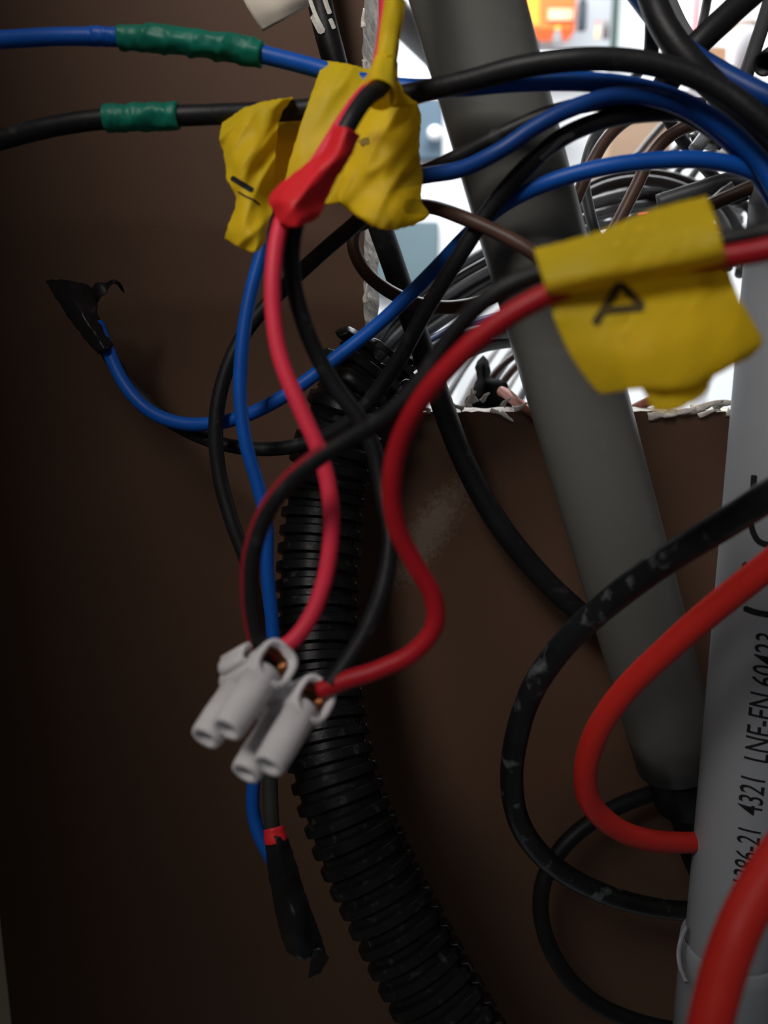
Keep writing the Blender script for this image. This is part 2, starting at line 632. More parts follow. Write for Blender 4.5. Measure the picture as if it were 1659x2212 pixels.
# torn paper fibres standing on the cut edge
def fibre(px, py, ang, ln, wd, seed, z=None):
    base = PY(px, py, YW - 0.0006)
    pts = []
    for i in range(9):
        s = i / 8
        a = ang + 0.9 * noise.noise(Vector((s * 2.2, seed, 0)))
        pts.append((s, a))
    p = base.copy()
    path = [p.copy()]
    for s, a in pts[1:]:
        p = p + Vector((math.cos(a), -0.25 + 0.5 * noise.noise(Vector((s * 3, seed, 5))), math.sin(a))) * (ln / 8)
        path.append(p.copy())
    v, f = tube_geo(path, lambda s, a: wd * (1 - 0.75 * s) * (1 + .5 * noise.noise(Vector((s * 6, a, seed)))), 8, True, 0, 0, 0.45)
    build('torn_fibre', v, f, 'fibre', wall_back)


fib = [(1012, 880, 1.2, .006, .0012), (1026, 870, 1.9, .005, .0014), (1040, 868, .6, .004, .0011), (1060, 886, -.3, .004, .001),
       (1082, 890, -.7, .005, .0009), (1085, 878, 1.0, .004, .0009), (1000, 884, 2.6, .004, .001), (985, 886, 3.0, .004, .0012),
       (930, 888, 3.2, .004, .001), (1110, 884, .2, .005, .001), (1400, 900, .1, .008, .0016), (1440, 890, .2, .009, .0018),
       (1490, 884, .15, .010, .0018), (1540, 880, .1, .009, .0016), (1570, 890, -.1, .006, .0014), (1510, 900, .3, .007, .001),
       (790, 600, 1.8, .004, .0008), (789, 655, 1.4, .006, .0009), (787, 300, 1.7, .004, .0008), (788, 130, 4.6, .004, .0008),
       (786, 60, 1.5, .005, .0008), (792, 560, 4.4, .004, .0007)]
for i, a in enumerate(fib):
    fibre(*a, seed=i * 3.7)

wl = structure(box('wall_left', (XL - 0.005, (YW + TH + 0.015) / 2, (ZT + ZB) / 2), (0.010, YW + TH - 0.015, ZT - ZB), 'beige', None, 0, 0.0006))
wr_ = structure(box('wall_right', (XR + 0.005, (YW + 0.03) / 2 + 0.01, (ZT + ZB) / 2), (0.010, YW - 0.03, ZT - ZB), 'beige', None, 0, 0.0006))

# ------------------------------------------------------------------ the bright workshop behind
RX0, RX1, RY0, RY1, RZ0, RZ1 = -1.2, 1.6, YW + TH + 0.004, 2.6, 0.0, 2.7
structure(box('floor', ((RX0 + RX1) / 2, (RY0 + RY1) / 2, RZ0 - 0.03), (RX1 - RX0, RY1 - RY0, 0.06), 'room_floor'))
structure(box('ceiling', ((RX0 + RX1) / 2, (RY0 + RY1) / 2, RZ1 + 0.03), (RX1 - RX0, RY1 - RY0, 0.06), 'room_white'))
structure(box('wall_far', ((RX0 + RX1) / 2, RY1 + 0.03, (RZ0 + RZ1) / 2), (RX1 - RX0, 0.06, RZ1 - RZ0), 'room_white'))
structure(box('wall_workshop_left', (RX0 - 0.03, (RY0 + RY1) / 2, (RZ0 + RZ1) / 2), (0.06, RY1 - RY0, RZ1 - RZ0), 'room_white'))
structure(box('wall_workshop_right', (RX1 + 0.03, (RY0 + RY1) / 2, (RZ0 + RZ1) / 2), (0.06, RY1 - RY0, RZ1 - RZ0), 'room_white'))


def pbox(name, x0, y0, x1, y1, z, depth, material, parent=None, bev=0.0):
    """box whose front face fills a picture rectangle at view distance z (z measured at the middle)"""
    c = P((x0 + x1) / 2, (y0 + y1) / 2, z)
    sx = (x1 - x0) * z / F
    sz = (y1 - y0) * z / F
    return box(name, (c.x, c.y + depth / 2, c.z), (sx, depth, sz), material, parent, 0, bev)


# blue-grey cabinet with two doors
cab = thing('storage_cabinet', 'white cabinet with blue-grey doors seen between the yellow tape and the pipe', 'cabinet', Vector((0.08, 2.05, 0)))


def pboxY(name, x0, y0, x1, y1, Y, depth, material, parent=None, bev=0.0):
    """box whose front face fills a picture rectangle on the plane y = Y"""
    a, b = PY(x0, (y0 + y1) / 2, Y), PY(x1, (y0 + y1) / 2, Y)
    t, u = PY(x0, y0, Y).z, PY(x0, y1, Y).z
    return box(name, ((a.x + b.x) / 2, Y + depth / 2, (t + u) / 2), (b.x - a.x, depth, t - u), material, parent, 0, bev)


cb0, cb1 = PY(800, 150, 2.05), PY(1000, 150, 2.05)
box('body', ((cb0.x + cb1.x) / 2, 2.25, cb0.z / 2), (cb1.x - cb0.x, 0.4, cb0.z), 'white_gloss', cab)
d1 = pboxY('door', 810, 212, 957, 345, 2.03, 0.02, 'steel_blue', cab, 0.004)
v, f = lathe(PY(938, 292, 2.03), Vector((0, -1, 0)), [(0, .006), (.010, .006), (.012, .014), (.020, .016), (.026, .010)], 24)
build('knob', v, f, 'white_gloss', d1)
pboxY('door', 810, 478, 948, 640, 2.03, 0.02, 'teal_grey', cab, 0.004)

# shelf wall at the top right of the opening
sh = thing('wall_shelf', 'grey backed wall shelf behind the grey pipe, goods on it', 'shelf', P(1230, 130, 2.2))
pbox('back_board', 1060, -160, 1334, 112, 2.24, 0.02, 'room_grey', sh)
pbox('shelf_board', 1060, 112, 1334, 122, 2.06, 0.2, 'white_gloss', sh)
pbox('side_post', 1330, -160, 1340, 125, 2.06, 0.03, 'dark_green', sh)
pk = thing('orange_package', 'orange and amber printed carton on the wall shelf', 'box', P(1190, 60, 2.1))
pbox('carton', 1128, -60, 1246, 62, 2.12, 0.08, 'orange', pk, 0.006)
pbox('amber_panel', 1134, -55, 1166, 48, 2.118, 0.002, 'amber', pk)
pbox('cream_panel', 1184, 20, 1238, 42, 2.118, 0.002, 'cream', pk)
pbox('purple_panel', 1200, -50, 1222, 8, 2.118, 0.002, 'purple', pk)


def bottle(name, label, px, py0, py1, wpx, z, m_body, m_cap, mid_ratio=0.7):
    b = P(px, py1, z)
    h = (py1 - py0) * z / F
    r = wpx / 2 * z / F
    t = thing(name, label, 'bottle', b)
    v, f = lathe(b, Vector((0, 0, 1)), [(0, r * .9), (.03 * h, r), (mid_ratio * h, r), (.8 * h, r * .5), (.86 * h, r * .45)], 20)
    build('body', v, f, m_body, t)
    v, f = lathe(b + Vector((0, 0, .85 * h)), Vector((0, 0, 1)), [(0, r * .55), (.15 * h, r * .55), (.152 * h, r * .4)], 20)
    build('cap', v, f, m_cap, t)


bottle('spray_bottle', 'dark green bottle beside the orange carton', 1256, -10, 66, 20, 2.1, 'slate', 'dark_green')
bottle('small_jar', 'little jar with yellow lid under the orange carton', 1203, 62, 98, 20, 2.1, 'grey_light', 'yellow_lid', .4)
bottle('ink_bottle', 'small slate coloured bottle at the pipe edge', 1157, 90, 122, 18, 2.1, 'slate', 'slate', .5)
bottle('brown_flask', 'brown flask at the green shelf post', 1308, 48, 84, 12, 2.1, 'brown', 'card', .5)
bottle('pink_flask', 'pale pink flask beside the brown flask', 1290, 50, 84, 12, 2.1, 'cream', 'pink', .5)

# cartons lower on the right
cb = thing('cardboard_box', 'pale cardboard box with round purple print seen through the cables', 'box', P(1375, 420, 1.6))
pbox('carton', 1318, 250, 1450, 425, 1.6, 0.2, 'card_pale', cb, 0.004)
v, f = lathe(P(1396, 295, 1.598), Vector((0, -1, 0)), [(-.001, .016), (.0015, .016)], 28)
build('round_print', v, f, 'purple', cb)
cb2 = thing('brown_carton', 'small brown carton behind the blue cable at the upper right', 'box', P(1550, 150, 1.5))
pbox('carton', 1518, 108, 1570, 165, 1.5, 0.1, 'card', cb2, 0.003)
pbox('lid', 1516, 100, 1572, 110, 1.498, 0.104, 'card_pale', cb2, 0.002)
pbox_cup = thing('paper_cup', 'white paper cup with brown rim near the grey cable', 'cup', P(1600, 160, 1.45))
bz = P(1600, 165, 1.45)
v, f = lathe(bz, Vector((0, 0, 1)), [(0, .018), (.06, .026), (.075, .027)], 24)
build('cup_wall', v, f, 'white_gloss', pbox_cup)
v, f = lathe(bz + Vector((0, 0, .075)), Vector((0, 0, 1)), [(0, .0275), (.003, .029), (.006, .0275)], 24)
build('rim', v, f, 'card_pale', pbox_cup)
bn = thing('striped_banner', 'white hanging banner with two red stripes behind the cables', 'banner', P(1500, 80, 1.7))
pbox('cloth', 1478, -80, 1522, 90, 1.7, 0.003, 'white_gloss', bn)
pbox('red_stripe', 1503, -80, 1511, 90, 1.698, 0.002, 'red_print', bn)
pbox('red_stripe', 1493, -80, 1496, 90, 1.698, 0.002, 'red_print', bn)
tag(pbox('red_crate', 1440, 395, 1510, 470, 1.3, 0.2, 'red_print', None, 0.004), 'red crate glimpsed below the grey cable loops', 'crate')
rk = thing('storage_rack', 'white rack carrying the cardboard boxes and the red crate', 'rack', P(1480, 480, 1.6) * Vector((1, 1, 0)))
for (x0, y, x1, z, dp) in ((1300, 425, 1470, 1.6, .22), (1500, 165, 1640, 1.45, .2), (1425, 470, 1530, 1.3, .22)):
    pbox('rack_board', x0, y, x1, y + 14, z, dp, 'white_gloss', rk)
for px_, z_ in ((1290, 1.88), (1560, 1.75)):
    q = P(px_, 200, z_)
    box('rack_post', (q.x, q.y, 0.95), (0.03, 0.03, 1.9), 'white_gloss', rk)
# slanted grey pipe end high up behind the yellow strip
v, f = tube_geo([P(740, -80, 0.62), P(980, 150, 0.66)], 0.0125, 20)
tag(build('drain_pipe', v, f, 'grey_light'), 'slanting pale grey pipe behind the twisted yellow tape', 'pipe')

# ================================================================== PIPES
# big leaning pipe in front of the opening
A0, A1 = P(975, -120, 0.189), P(1466, 1645, 0.254)
pr = 0.0129
A0 = A0 - (A1 - A0) * 0.25
axis = (A1 - A0).normalized()
plen = (A1 - A0).length
pipe = thing('pvc_pipe', 'leaning grey plastic pipe crossing the opening, black gland at its foot', 'pipe', A1)
prof = [(i / 20 * plen, pr) for i in range(21)] + [(plen, pr - 0.0018), (plen - 0.02, pr - 0.0018)]
v, f = lathe(A0, axis, prof, 64)
build('tube', v, f, 'pvc', pipe)
gp = [(plen - 0.015, 0.0105), (plen - .0005, 0.0108), (plen + .0145, 0.0106), (plen + .016, 0.0075), (plen + .034, 0.0068), (plen + .035, .004)]
v, f = lathe(A0, axis, gp, 40)
build('cable_gland', v, f, 'black_soft', pipe)

# upright printed pipe on the right
RP = 0.0125
d = ray(1530, 1530)
zc0 = 0.205
cpt = PY(1530, 1530, zc0)
# tangent condition: shift the axis right of the silhouette by the radius
PX = cpt.x + RP * 1.0
pz_top, pz_bot = PY(1640, 240, zc0).z, PY(1480, 3000, zc0).z
ppipe = thing('printed_pipe', 'upright pale grey conduit pipe printed with black standard numbers', 'pipe', Vector((PX, zc0, pz_bot)))
v, f = lathe(Vector((PX, zc0, pz_bot)), Vector((0, 0, 1)), [(i / 20 * (pz_top - pz_bot), RP) for i in range(21)], 72)
build('tube', v, f, 'pvc2', ppipe)
# belled coupling at its foot
zc = PY(1480, 2030, zc0).z
h = zc - pz_bot
v, f = lathe(Vector((PX, zc0, pz_bot - .001)), Vector((0, 0, 1)),
             [(0, RP + .0012), (h - .012, RP + .0012), (h - .004, RP + .0016), (h, RP + .0013), (h + .0008, RP + .0006), (h - .003, RP + .0002)], 60)
build('coupling', v, f, 'pvc2', ppipe)
# the raised bracket lip beside the coupling
lip = [(1482, 2002, .232), (1471, 2030, .229), (1466, 2062, .228), (1470, 2090, .226), (1482, 2120, .222)]
v, f = tube_geo(px_path(lip), 0.0009, 10, True, 0, 0, 0.6)
build('coupling_lip', v, f, 'pvc2', ppipe)


def pipe_text(txt, s_px, ang0, size, slant=0.0):
    """print on the upright pipe, reading upwards; s_px: picture row where the text begins"""
    cu = bpy.data.curves.new('print', 'FONT')
    cu.body = txt
    cu.size = size
    cu.shear = slant
    cu.space_character = 1.0
    cu.resolution_u = 4
    cu.offset = size * 0.006
    ob = bpy.data.objects.new('print', cu)
    COL.objects.link(ob)
    bpy.context.view_layer.update()
    dg = bpy.context.evaluated_depsgraph_get()
    me = bpy.data.meshes.new_from_object(ob.evaluated_get(dg))
    bm = bmesh.new()
    bm.from_mesh(me)
    for k in range(-6, 24):
        bmesh.ops.bisect_plane(bm, geom=bm.verts[:] + bm.edges[:] + bm.faces[:], plane_co=(0, k * 0.0006, 0), plane_no=(0, 1, 0))
    bm.verts.index_update()
    verts = [vv.co.copy() for vv in bm.verts]
    faces = [tuple(x.index for x in p.verts) for p in bm.faces]
    bm.free()
    bpy.data.objects.remove(ob)
    bpy.data.meshes.remove(me)
    z0 = PY(1600, s_px, zc0 - RP).z
    out = []
    for q in verts:
        # text y (cap height) runs to the left around the pipe, text x runs up
        ang = ang0 + q.y / RP
        r = RP + 0.00008
        out.append(Vector((PX - math.sin(ang) * r, zc0 - math.cos(ang) * r, z0 + q.x * 0.68)))
    return build('printed_text', out, faces, 'ink', ppipe, False)


pipe_text('EN 61386-21', 2002, 0.10, 0.0080, 0.12)
pipe_text('4321', 1765, 0.12, 0.0084, 0.12)
pipe_text('LNE-EN 60423', 1652, 0.10, 0.0084, 0.12)
bv, bf = lathe(Vector((PX, zc0, pz_bot)), Vector((0, 0, 1)), [(0, RP), (pz_top - pz_bot, RP)], 90)
pbvh = BVHTree.FromPolygons(bv, bf)
stroke('printed_mark', pbvh, [(1606, 1313), (1630, 1322), (1672, 1330)], 13, 'ink', ppipe)
stroke('printed_mark', pbvh, [(1606, 1216), (1616, 1228), (1640, 1240)], 14, 'ink', ppipe)
stroke('printed_mark', pbvh, [(1622, 1130), (1627, 1150), (1640, 1170), (1672, 1180)], 13, 'ink', ppipe)
stroke('printed_mark', pbvh, [(1629, 1026), (1628, 1042), (1627, 1062)], 14, 'ink', ppipe)
stroke('printed_mark', pbvh, [(1632, 1058), (1650, 1066), (1672, 1072)], 12, 'ink', ppipe)
stroke('printed_mark', pbvh, [(1580, 2212), (1582, 2195)], 12, 'ink', ppipe)

# ================================================================== RIBBED CONDUIT
cp = [(1330, 2860, .205), (1120, 2470, .212), (985, 2230, .217), (906, 2085, .221), (828, 1930, .225), (764, 1790, .228), (719, 1650, .232),
      (694, 1500, .238), (685, 1300, .246), (694, 1150, .250), (707, 1040, .251), (728, 950, .249), (762, 862, .248), (815, 775, .252)]
cpath = px_path(cp, 16)
clen = sum((b - a).length for a, b in zip(cpath, cpath[1:]))
PITCH_C = 0.00535
nrib = int(clen / PITCH_C)
prof_c = [(0.0, .0113), (.05, .0124), (.10, .0127), (.52, .0127), (.57, .0124), (.62, .0113), (.66, .0110), (.96, .0110)]
path2 = resample(cpath, nrib * len(prof_c))
fr = frames(path2)
S = 56
verts, faces = [], []
n_ring = len(path2)
for i, (p, (t, u, w)) in enumerate(zip(path2, fr)):
    rib, k = divmod(i, len(prof_c))
    r = prof_c[k][1]
    # ring position inside its pitch
    off = (prof_c[k][0] - k / len(prof_c)) * PITCH_C
    tail = max(0.0, (i - n_ring + 46) / 46)
    for s in range(S):
        a = 2 * math.pi * s / S
        rr = r * (1 + 0.02 * noise.noise(Vector((rib * 1.7, math.cos(a), math.sin(a)))))
        jag = 0.0
        if tail > 0:
            nn = noise.noise(Vector((math.cos(a) * 1.6, math.sin(a) * 1.6, rib * .9)))
            rr *= 1 + 0.14 * tail * nn
            jag = 0.0035 * tail * nn
        verts.append(p + t * (off + jag) + (u * math.cos(a) + w * math.sin(a)) * rr)
for i in range(n_ring - 1):
    tail = max(0.0, (i - n_ring + 46) / 46)
    for s in range(S):
        if s == 12:                                  # the slit along the tube
            continue
        a = 2 * math.pi * s / S
        if tail > 0.45 and noise.noise(Vector((math.cos(a) * 1.3 + 3, math.sin(a) * 1.3, (i // 8) * .5))) > 0.35 - 0.25 * tail:
            continue
        s2 = (s + 1) % S
        faces.append((i * S + s, i * S + s2, (i + 1) * S + s2, (i + 1) * S + s))
conduit = thing('ribbed_conduit', 'black split corrugated conduit, torn open where it meets the opening', 'conduit', path2[0])
co = build('ribbed_tube', verts, faces, 'conduit', conduit, True)
co.data.set_sharp_from_angle(angle=math.radians(32))
sol = co.modifiers.new('wall', 'SOLIDIFY')
sol.thickness = 0.0006
sol.offset = -1
# torn shreds at the mouth
for k, rows in enumerate([
        [[(722, 716, .243), (750, 704, .242), (776, 716, .243)], [(730, 728, .241), (756, 720, .240), (786, 736, .243)], [(748, 738, .243), (770, 735, .242), (790, 752, .244)]],
        [[(690, 764, .240), (705, 752, .238), (724, 756, .240)], [(694, 776, .239), (712, 768, .237), (736, 774, .240)]],
        [[(800, 726, .244), (825, 738, .244), (852, 762, .246)], [(796, 742, .242), (822, 756, .242), (850, 776, .246)]]]):
    sheet('torn_shred', rows, [.0007] * len(rows), 'conduit', conduit, 0.0006, .3, 20 + k, 12, 8, 3)

# ================================================================== CABLES NEAR THE WALL
bk = wire('painted_cable', 'thick black cable with white paint running down past the conduit', 'cable', 'black', 3.55,
          [(680, -60, .226), (694, 20, .228), (722, 130, .230), (768, 300, .234), (812, 460, .238), (852, 580, .243), (900, 720, .247), (950, 860, .252),
           (1000, 990, .256), (1070, 1120, .258), (1170, 1245, .262), (1300, 1365, .268), (1400, 1450, .274), (1500, 1530, .278)], parts=True, key='painted')
vv, ff = tube_geo(WIRE_PATH['painted'], 3.58 / 1000, 20)
bb = BVHTree.FromPolygons(vv, ff)
stroke('paint_drip', bb, [(662, -10), (676, 30), (688, 55), (697, 72)], 17, 'paint', bk, .00025)
stroke('paint_drip', bb, [(699, -10), (706, 12), (713, 30)], 10, 'paint', bk, .00025)
stroke('paint_drip', bb, [(713, 40), (718, 52), (722, 62)], 9, 'paint', bk, .00025)

# pale paper tag at the top
o, tb = sheet('paper_tag', [[(500, -60, .205), (560, -75, .206), (640, -95, .207)], [(523, -5, .204), (580, -25, .203), (652, -50, .205)],
                            [(545, 34, .205), (600, 12, .203), (664, -12, .206)], [(568, 68, .207), (612, 44, .205), (668, 14, .208)]],
              [.0004] * 4, 'paper', None, .0003, .05, 2, 20, 20, 1.0)
tag(o, 'blank pale paper tag hanging over the black painted cable', 'tag')

# ---- long wires crossing the top
top_blue = wire('blue_wire', 'blue wire wound with long green tape, running across the brown board', 'wire', 'blue', 1.95,
                [(-420, 110, .190), (-120, 92, .191), (0, 86, .190), (130, 79, .188), (260, 80, .187), (400, 88, .186), (520, 108, .187), (610, 128, .187), (700, 152, .187), (800, 180, .186),
                 (900, 190, .184), (1000, 188, .180), (1120, 178, .177), (1250, 176, .175), (1380, 190, .174), (1490, 228, .173), (1580, 288, .172), (1640, 350, .172), (1700, 450, .172)],
                parts=True, key='top_blue', group=None)
wrap('green_tape', 'top_blue', 248, 572, 2.75, 'green_tape', top_blue, pitch=0.0058, amp=0.22, seed=3, lift=.25)
wrap('tape_edge', 'top_blue', 186, 262, 2.06, 'blue', top_blue, pitch=0, amp=0.10, seed=9)
top_black = wire('black_wire', 'black wire with a short green tape sleeve under the blue wire', 'wire', 'black', 2.25,
                 [(-420, 420, .196), (-120, 336, .195), (0, 302, .193), (110, 274, .190), (215, 258, .188), (330, 252, .187), (440, 248, .187), (540, 244, .188), (640, 238, .188), (760, 226, .187),
                  (880, 205, .182), (1000, 178, .176), (1120, 146, .171), (1240, 129, .168), (1360, 131, .167), (1470, 154, .166), (1560, 196, .165), (1640, 256, .164), (1720, 330, .164)],
                 parts=True, key='top_black')
wrap('green_tape', 'top_black', 215, 398, 2.95, 'green_tape', top_black, pitch=0, amp=0.2, seed=14, lift=.12)

wire('blue_wire', 'blue wire leaving the yellow tape flag, curving up across the pipe', 'wire', 'blue_dark', 1.75,
     [(800, 400, .190), (915, 380, .184), (1000, 364, .179), (1080, 325, .175), (1160, 272, .173), (1240, 232, .172), (1340, 206, .172), (1460, 226, .173), (1560, 290, .174), (1640, 380, .175), (1700, 480, .175)])
wire('black_wire', 'black wire lying behind the blue wire that leaves the yellow flag', 'wire', 'black', 1.7,
     [(800, 415, .195), (915, 372, .190), (990, 338, .185), (1080, 292, .180), (1180, 248, .177), (1290, 222, .176), (1400, 220, .176), (1500, 258, .177), (1600, 330, .178), (1690, 440, .179)])

# ---- the pair that ends in black tape on the left
wire('blue_wire', 'blue wire sagging from the black taped end, rising across to the opening', 'wire', 'blue', 1.85,
     [(212, 700, .231), (232, 752, .229), (268, 828, .226), (318, 884, .224), (380, 912, .222), (450, 916, .220), (530, 898, .217), (620, 852, .214), (720, 778, .212), (820, 698, .209),
      (920, 602, .203), (1010, 508, .196), (1090, 440, .188), (1180, 396, .182), (1300, 362, .178), (1430, 346, .176), (1540, 348, .175), (1630, 372, .175), (1720, 430, .176)])
fw = wire('black_wire', 'black wire twisted under the sagging blue wire, scraped pale where it crosses the pipe', 'wire', 'black', 1.95,
          [(200, 690, .235), (236, 768, .233), (292, 842, .228), (360, 905, .225), (436, 945, .226), (520, 967, .224), (610, 968, .220), (690, 948, .216), (770, 896, .210), (850, 796, .204),
           (920, 670, .198), (985, 565, .192), (1060, 450, .186), (1140, 358, .180), (1220, 294, .177), (1310, 258, .176), (1410, 243, .177), (1500, 248, .178), (1580, 290, .180), (1680, 380, .181)],
          parts=True, key='scraped')
vv, ff = tube_geo(WIRE_PATH['scraped'], 2.0 / 1000, 20)
bb = BVHTree.FromPolygons(vv, ff)
stroke('scrape', bb, [(1168, 345), (1190, 325), (1215, 300), (1240, 290)], 12, 'grey', fw, .0002)  # bare spot with its pale highlight painted on as a grey streak

lt = thing('black_tape_end', 'crumpled black tape on the end of the sagging blue and black wires', 'tape', P(220, 760, .229))
sheet('tape_body', [[(97, 606, .236), (140, 604, .233), (188, 613, .234)], [(118, 640, .233), (160, 640, .229), (208, 640, .233)], [(150, 690, .231), (180, 686, .226), (212, 682, .231)],
                    [(182, 732, .229), (206, 722, .224), (230, 716, .229)], [(212, 766, .228), (228, 758, .224), (246, 746, .228)]],
      [.002, .004, .006, .007, .006], 'black_tape', lt, .0022, .16, 31, 26, 26, 3, .6)
sheet('tape_flap', [[(190, 640, .234), (206, 612, .233), (226, 610, .233), (248, 605, .235), (262, 612, .238), (270, 632, .240)],
                    [(205, 668, .233), (216, 645, .232), (230, 632, .232), (242, 614, .234), (254, 616, .237), (262, 628, .239)]],
      [.0005, .0005], 'black_tape', lt, .0008, .2, 33, 24, 10, 2)

# ---- blue and black wires hanging down on the left of the conduit
wire('blue_wire', 'blue wire hanging from the yellow flag down behind the white connector', 'wire', 'blue', 1.72,
     [(610, 420, .196), (590, 480, .197), (572, 530, .198), (545, 620, .199), (524, 740, .200), (519, 860, .201), (532, 960, .202), (558, 1050, .203), (575, 1130, .204), (577, 1230, .205), (588, 1350, .206),
      (592, 1470, .207), (570, 1590, .208), (548, 1690, .208), (548, 1760, .208), (565, 1815, .207), (590, 1860, .206)])
wire('black_wire', 'black wire looping from the yellow flag down behind the white connector', 'wire', 'black', 1.95,
     [(830, 430, .200), (760, 490, .204), (690, 550, .207), (610, 625, .210), (535, 710, .212), (486, 810, .213), (466, 920, .214), (475, 1030, .215), (502, 1130, .215), (535, 1220, .215), (556, 1330, .214),
      (572, 1450, .213), (584, 1560, .212)])
wire('dark_grey_wire', 'dark grey wire below the white connector entering the red collar', 'wire', 'olive', 1.95,
     [(578, 1540, .2085), (583, 1640, .208), (584, 1720, .207), (588, 1790, .206), (600, 1850, .205)])
bt = thing('black_tape_end', 'long flat black tape sleeve hanging below the white connector, red collar on top', 'tape', P(590, 1810, .204))
sheet('tape_body', [[(572, 1812, .205), (596, 1806, .202), (624, 1812, .205)], [(577, 1870, .205), (606, 1870, .201), (641, 1868, .205)], [(590, 1945, .205), (622, 1945, .201), (664, 1944, .205)],
                    [(605, 2015, .206), (642, 2018, .202), (690, 2012, .206)], [(620, 2058, .207), (652, 2072, .204), (706, 2064, .207)]],
      [.005, .005, .005, .004, .0015], 'black_tape', bt, .0014, .12, 41, 26, 34, 2.5, .5)
sheet('tape_tail', [[(676, 2050, .2055), (694, 2048, .205), (712, 2070, .206)], [(670, 2085, .205), (688, 2080, .205), (702, 2084, .206)], [(664, 2114, .206), (680, 2108, .206), (694, 2100, .206)]],
      [.0004] * 3, 'black_tape', bt, .0008, .3, 43, 12, 12, 3)
cpth = px_path([(591, 1788, .2052), (593, 1800, .2048), (596, 1818, .2045)], 6)
v, f = tube_geo(cpth, lambda s, a: .00255 * (1 + .12 * s + .05 * noise.noise(Vector((s * 3, math.cos(a), math.sin(a))))), 24)
build('red_collar', v, f, 'red_tape', bt)

# ---- brown wires
wire('brown_wire', 'brown wire leaving the yellow flag and crossing the grey pipe', 'wire', 'brown', 1.65,
     [(880, 446, .198), (930, 447, .194), (1000, 470, .187), (1080, 505, .184), (1150, 545, .182), (1230, 610, .182), (1330, 640, .185)])
wire('brown_wire', 'brown wire looping down round the black painted cable to the conduit mouth', 'wire', 'brown', 1.9,
     [(810, 470, .225), (772, 492, .226), (764, 530, .226), (785, 580, .226), (830, 622, .226), (890, 652, .227), (960, 664, .228), (1030, 655, .224), (1090, 630, .218), (1150, 610, .214), (1300, 590, .236), (1400, 540, .27)])
wire('brown_wire', 'brown wire bent upward behind the yellow lettered flag', 'wire', 'brown', 1.8,
     [(1150, 600, .236), (1195, 520, .234), (1240, 440, .232), (1275, 360, .230), (1310, 300, .230), (1360, 255, .230), (1430, 230, .230), (1520, 225, .230)])
wire('brown_wire', 'brown wire curving to the right under the broad blue cable', 'wire', 'brown', 1.8,
     [(1290, 560, .228), (1330, 490, .227), (1372, 408, .226), (1412, 330, .225), (1460, 285, .224), (1530, 262, .222), (1620, 262, .22)])
wire('brown_wire', 'straight brown wire above the right end of the lettered flag', 'wire', 'brown', 1.75,
     [(1440, 490, .205), (1520, 450, .200), (1600, 415, .196), (1700, 372, .194)])

# ---- grey cables from the conduit mouth out through the opening
gl = 'grey data cable running from the conduit mouth out through the opening'
offs = [(-26, -30, 0), (-12, -14, .004), (2, 2, .001), (16, 18, .005), (-34, -10, .009), (28, 34, .002), (8, -22, .010)]
for i, (dx, dy, dz) in enumerate(offs):
    wire('grey_cable', gl, 'cable', 'grey', 1.75,
         [(770 + dx * .2, 850 + dy * .2, .252 + dz * .3), (820 + dx * .55, 765 + dy * .5, .256 + dz * .5), (880 + dx, 700 + dy * .8, .266 + dz), (960 + dx * .9, 640 + dy, .278 + dz), (1050 + dx * .5, 585 + dy * 1.2, .292 + dz),
          (1160, 535 + dy * 1.4, .308 + dz), (1280, 490 + dy * 1.8, .33 + dz), (1420, 470 + dy * 2, .36 + dz), (1600, 500 + dy * 2, .40 + dz)], group='grey cables out of the conduit')
wire('blue_cable', 'dull blue cable coming out of the conduit mouth among the grey ones', 'cable', 'blue_dark', 2.2,
     [(800, 880, .254), (860, 810, .258), (920, 750, .264), (990, 712, .272), (1070, 690, .284), (1180, 670, .30), (1320, 640, .32)])
wire('black_cable', 'black cable passing low through the opening behind the crimson wire', 'cable', 'black', 2.1,
     [(800, 900, .254), (870, 845, .258), (950, 790, .266), (1030, 752, .276), (1110, 738, .288), (1220, 735, .30), (1350, 730, .32)])
wire('black_cable', 'second black cable above it, leaving the conduit for the pipe', 'cable', 'black', 2.3,
     [(790, 880, .252), (860, 810, .255), (930, 760, .260), (1000, 725, .268), (1090, 712, .280), (1200, 700, .292), (1350, 690, .31)])

# ---- white and grey cables just outside, below
fan = 'pale cable fanned out behind the opening under the crimson wire'
for i in range(5):
    x = 960 + i * 40
    wire('pale_cable', fan, 'cable', 'white_cable' if i % 2 else 'grey_light', 1.6 + .3 * (i % 3),
         [(x - 30, 930, .36 + .01 * (i % 3)), (x + 10, 850, .37 + .01 * (i % 3)), (x + 60, 770, .39), (x + 120, 700, .42), (x + 200, 640, .46)], group='pale cables below the opening', sides=10)
for i, x in enumerate((1030, 1062)):
    wire('brown_wire', 'brown wire slanting among the pale cables behind the opening', 'wire', 'brown', 1.5,
         [(x, 900, .315), (x + 12, 850, .318), (x + 45, 800, .322), (x + 100, 755, .33), (x + 200, 700, .35)], group='brown wires outside the opening', sides=10)
bl = thing('black_tape_end', 'glossy black tape bundle standing on the torn lower edge of the opening', 'tape', P(1045, 870, .30))
sheet('tape_body', [[(1034, 776, .302), (1044, 768, .300), (1054, 778, .302)], [(1026, 792, .300), (1044, 790, .296), (1060, 800, .300)], [(1030, 815, .300), (1046, 815, .296), (1060, 815, .300)],
                    [(1018, 845, .300), (1050, 830, .294), (1092, 825, .300)], [(1004, 868, .300), (1050, 870, .294), (1104, 862, .300)], [(1004, 900, .302), (1050, 900, .298), (1104, 900, .302)]],
      [.003, .006, .006, .010, .012, .012], 'black_matte', bl, .0014, .25, 51, 22, 30, 3, .5)
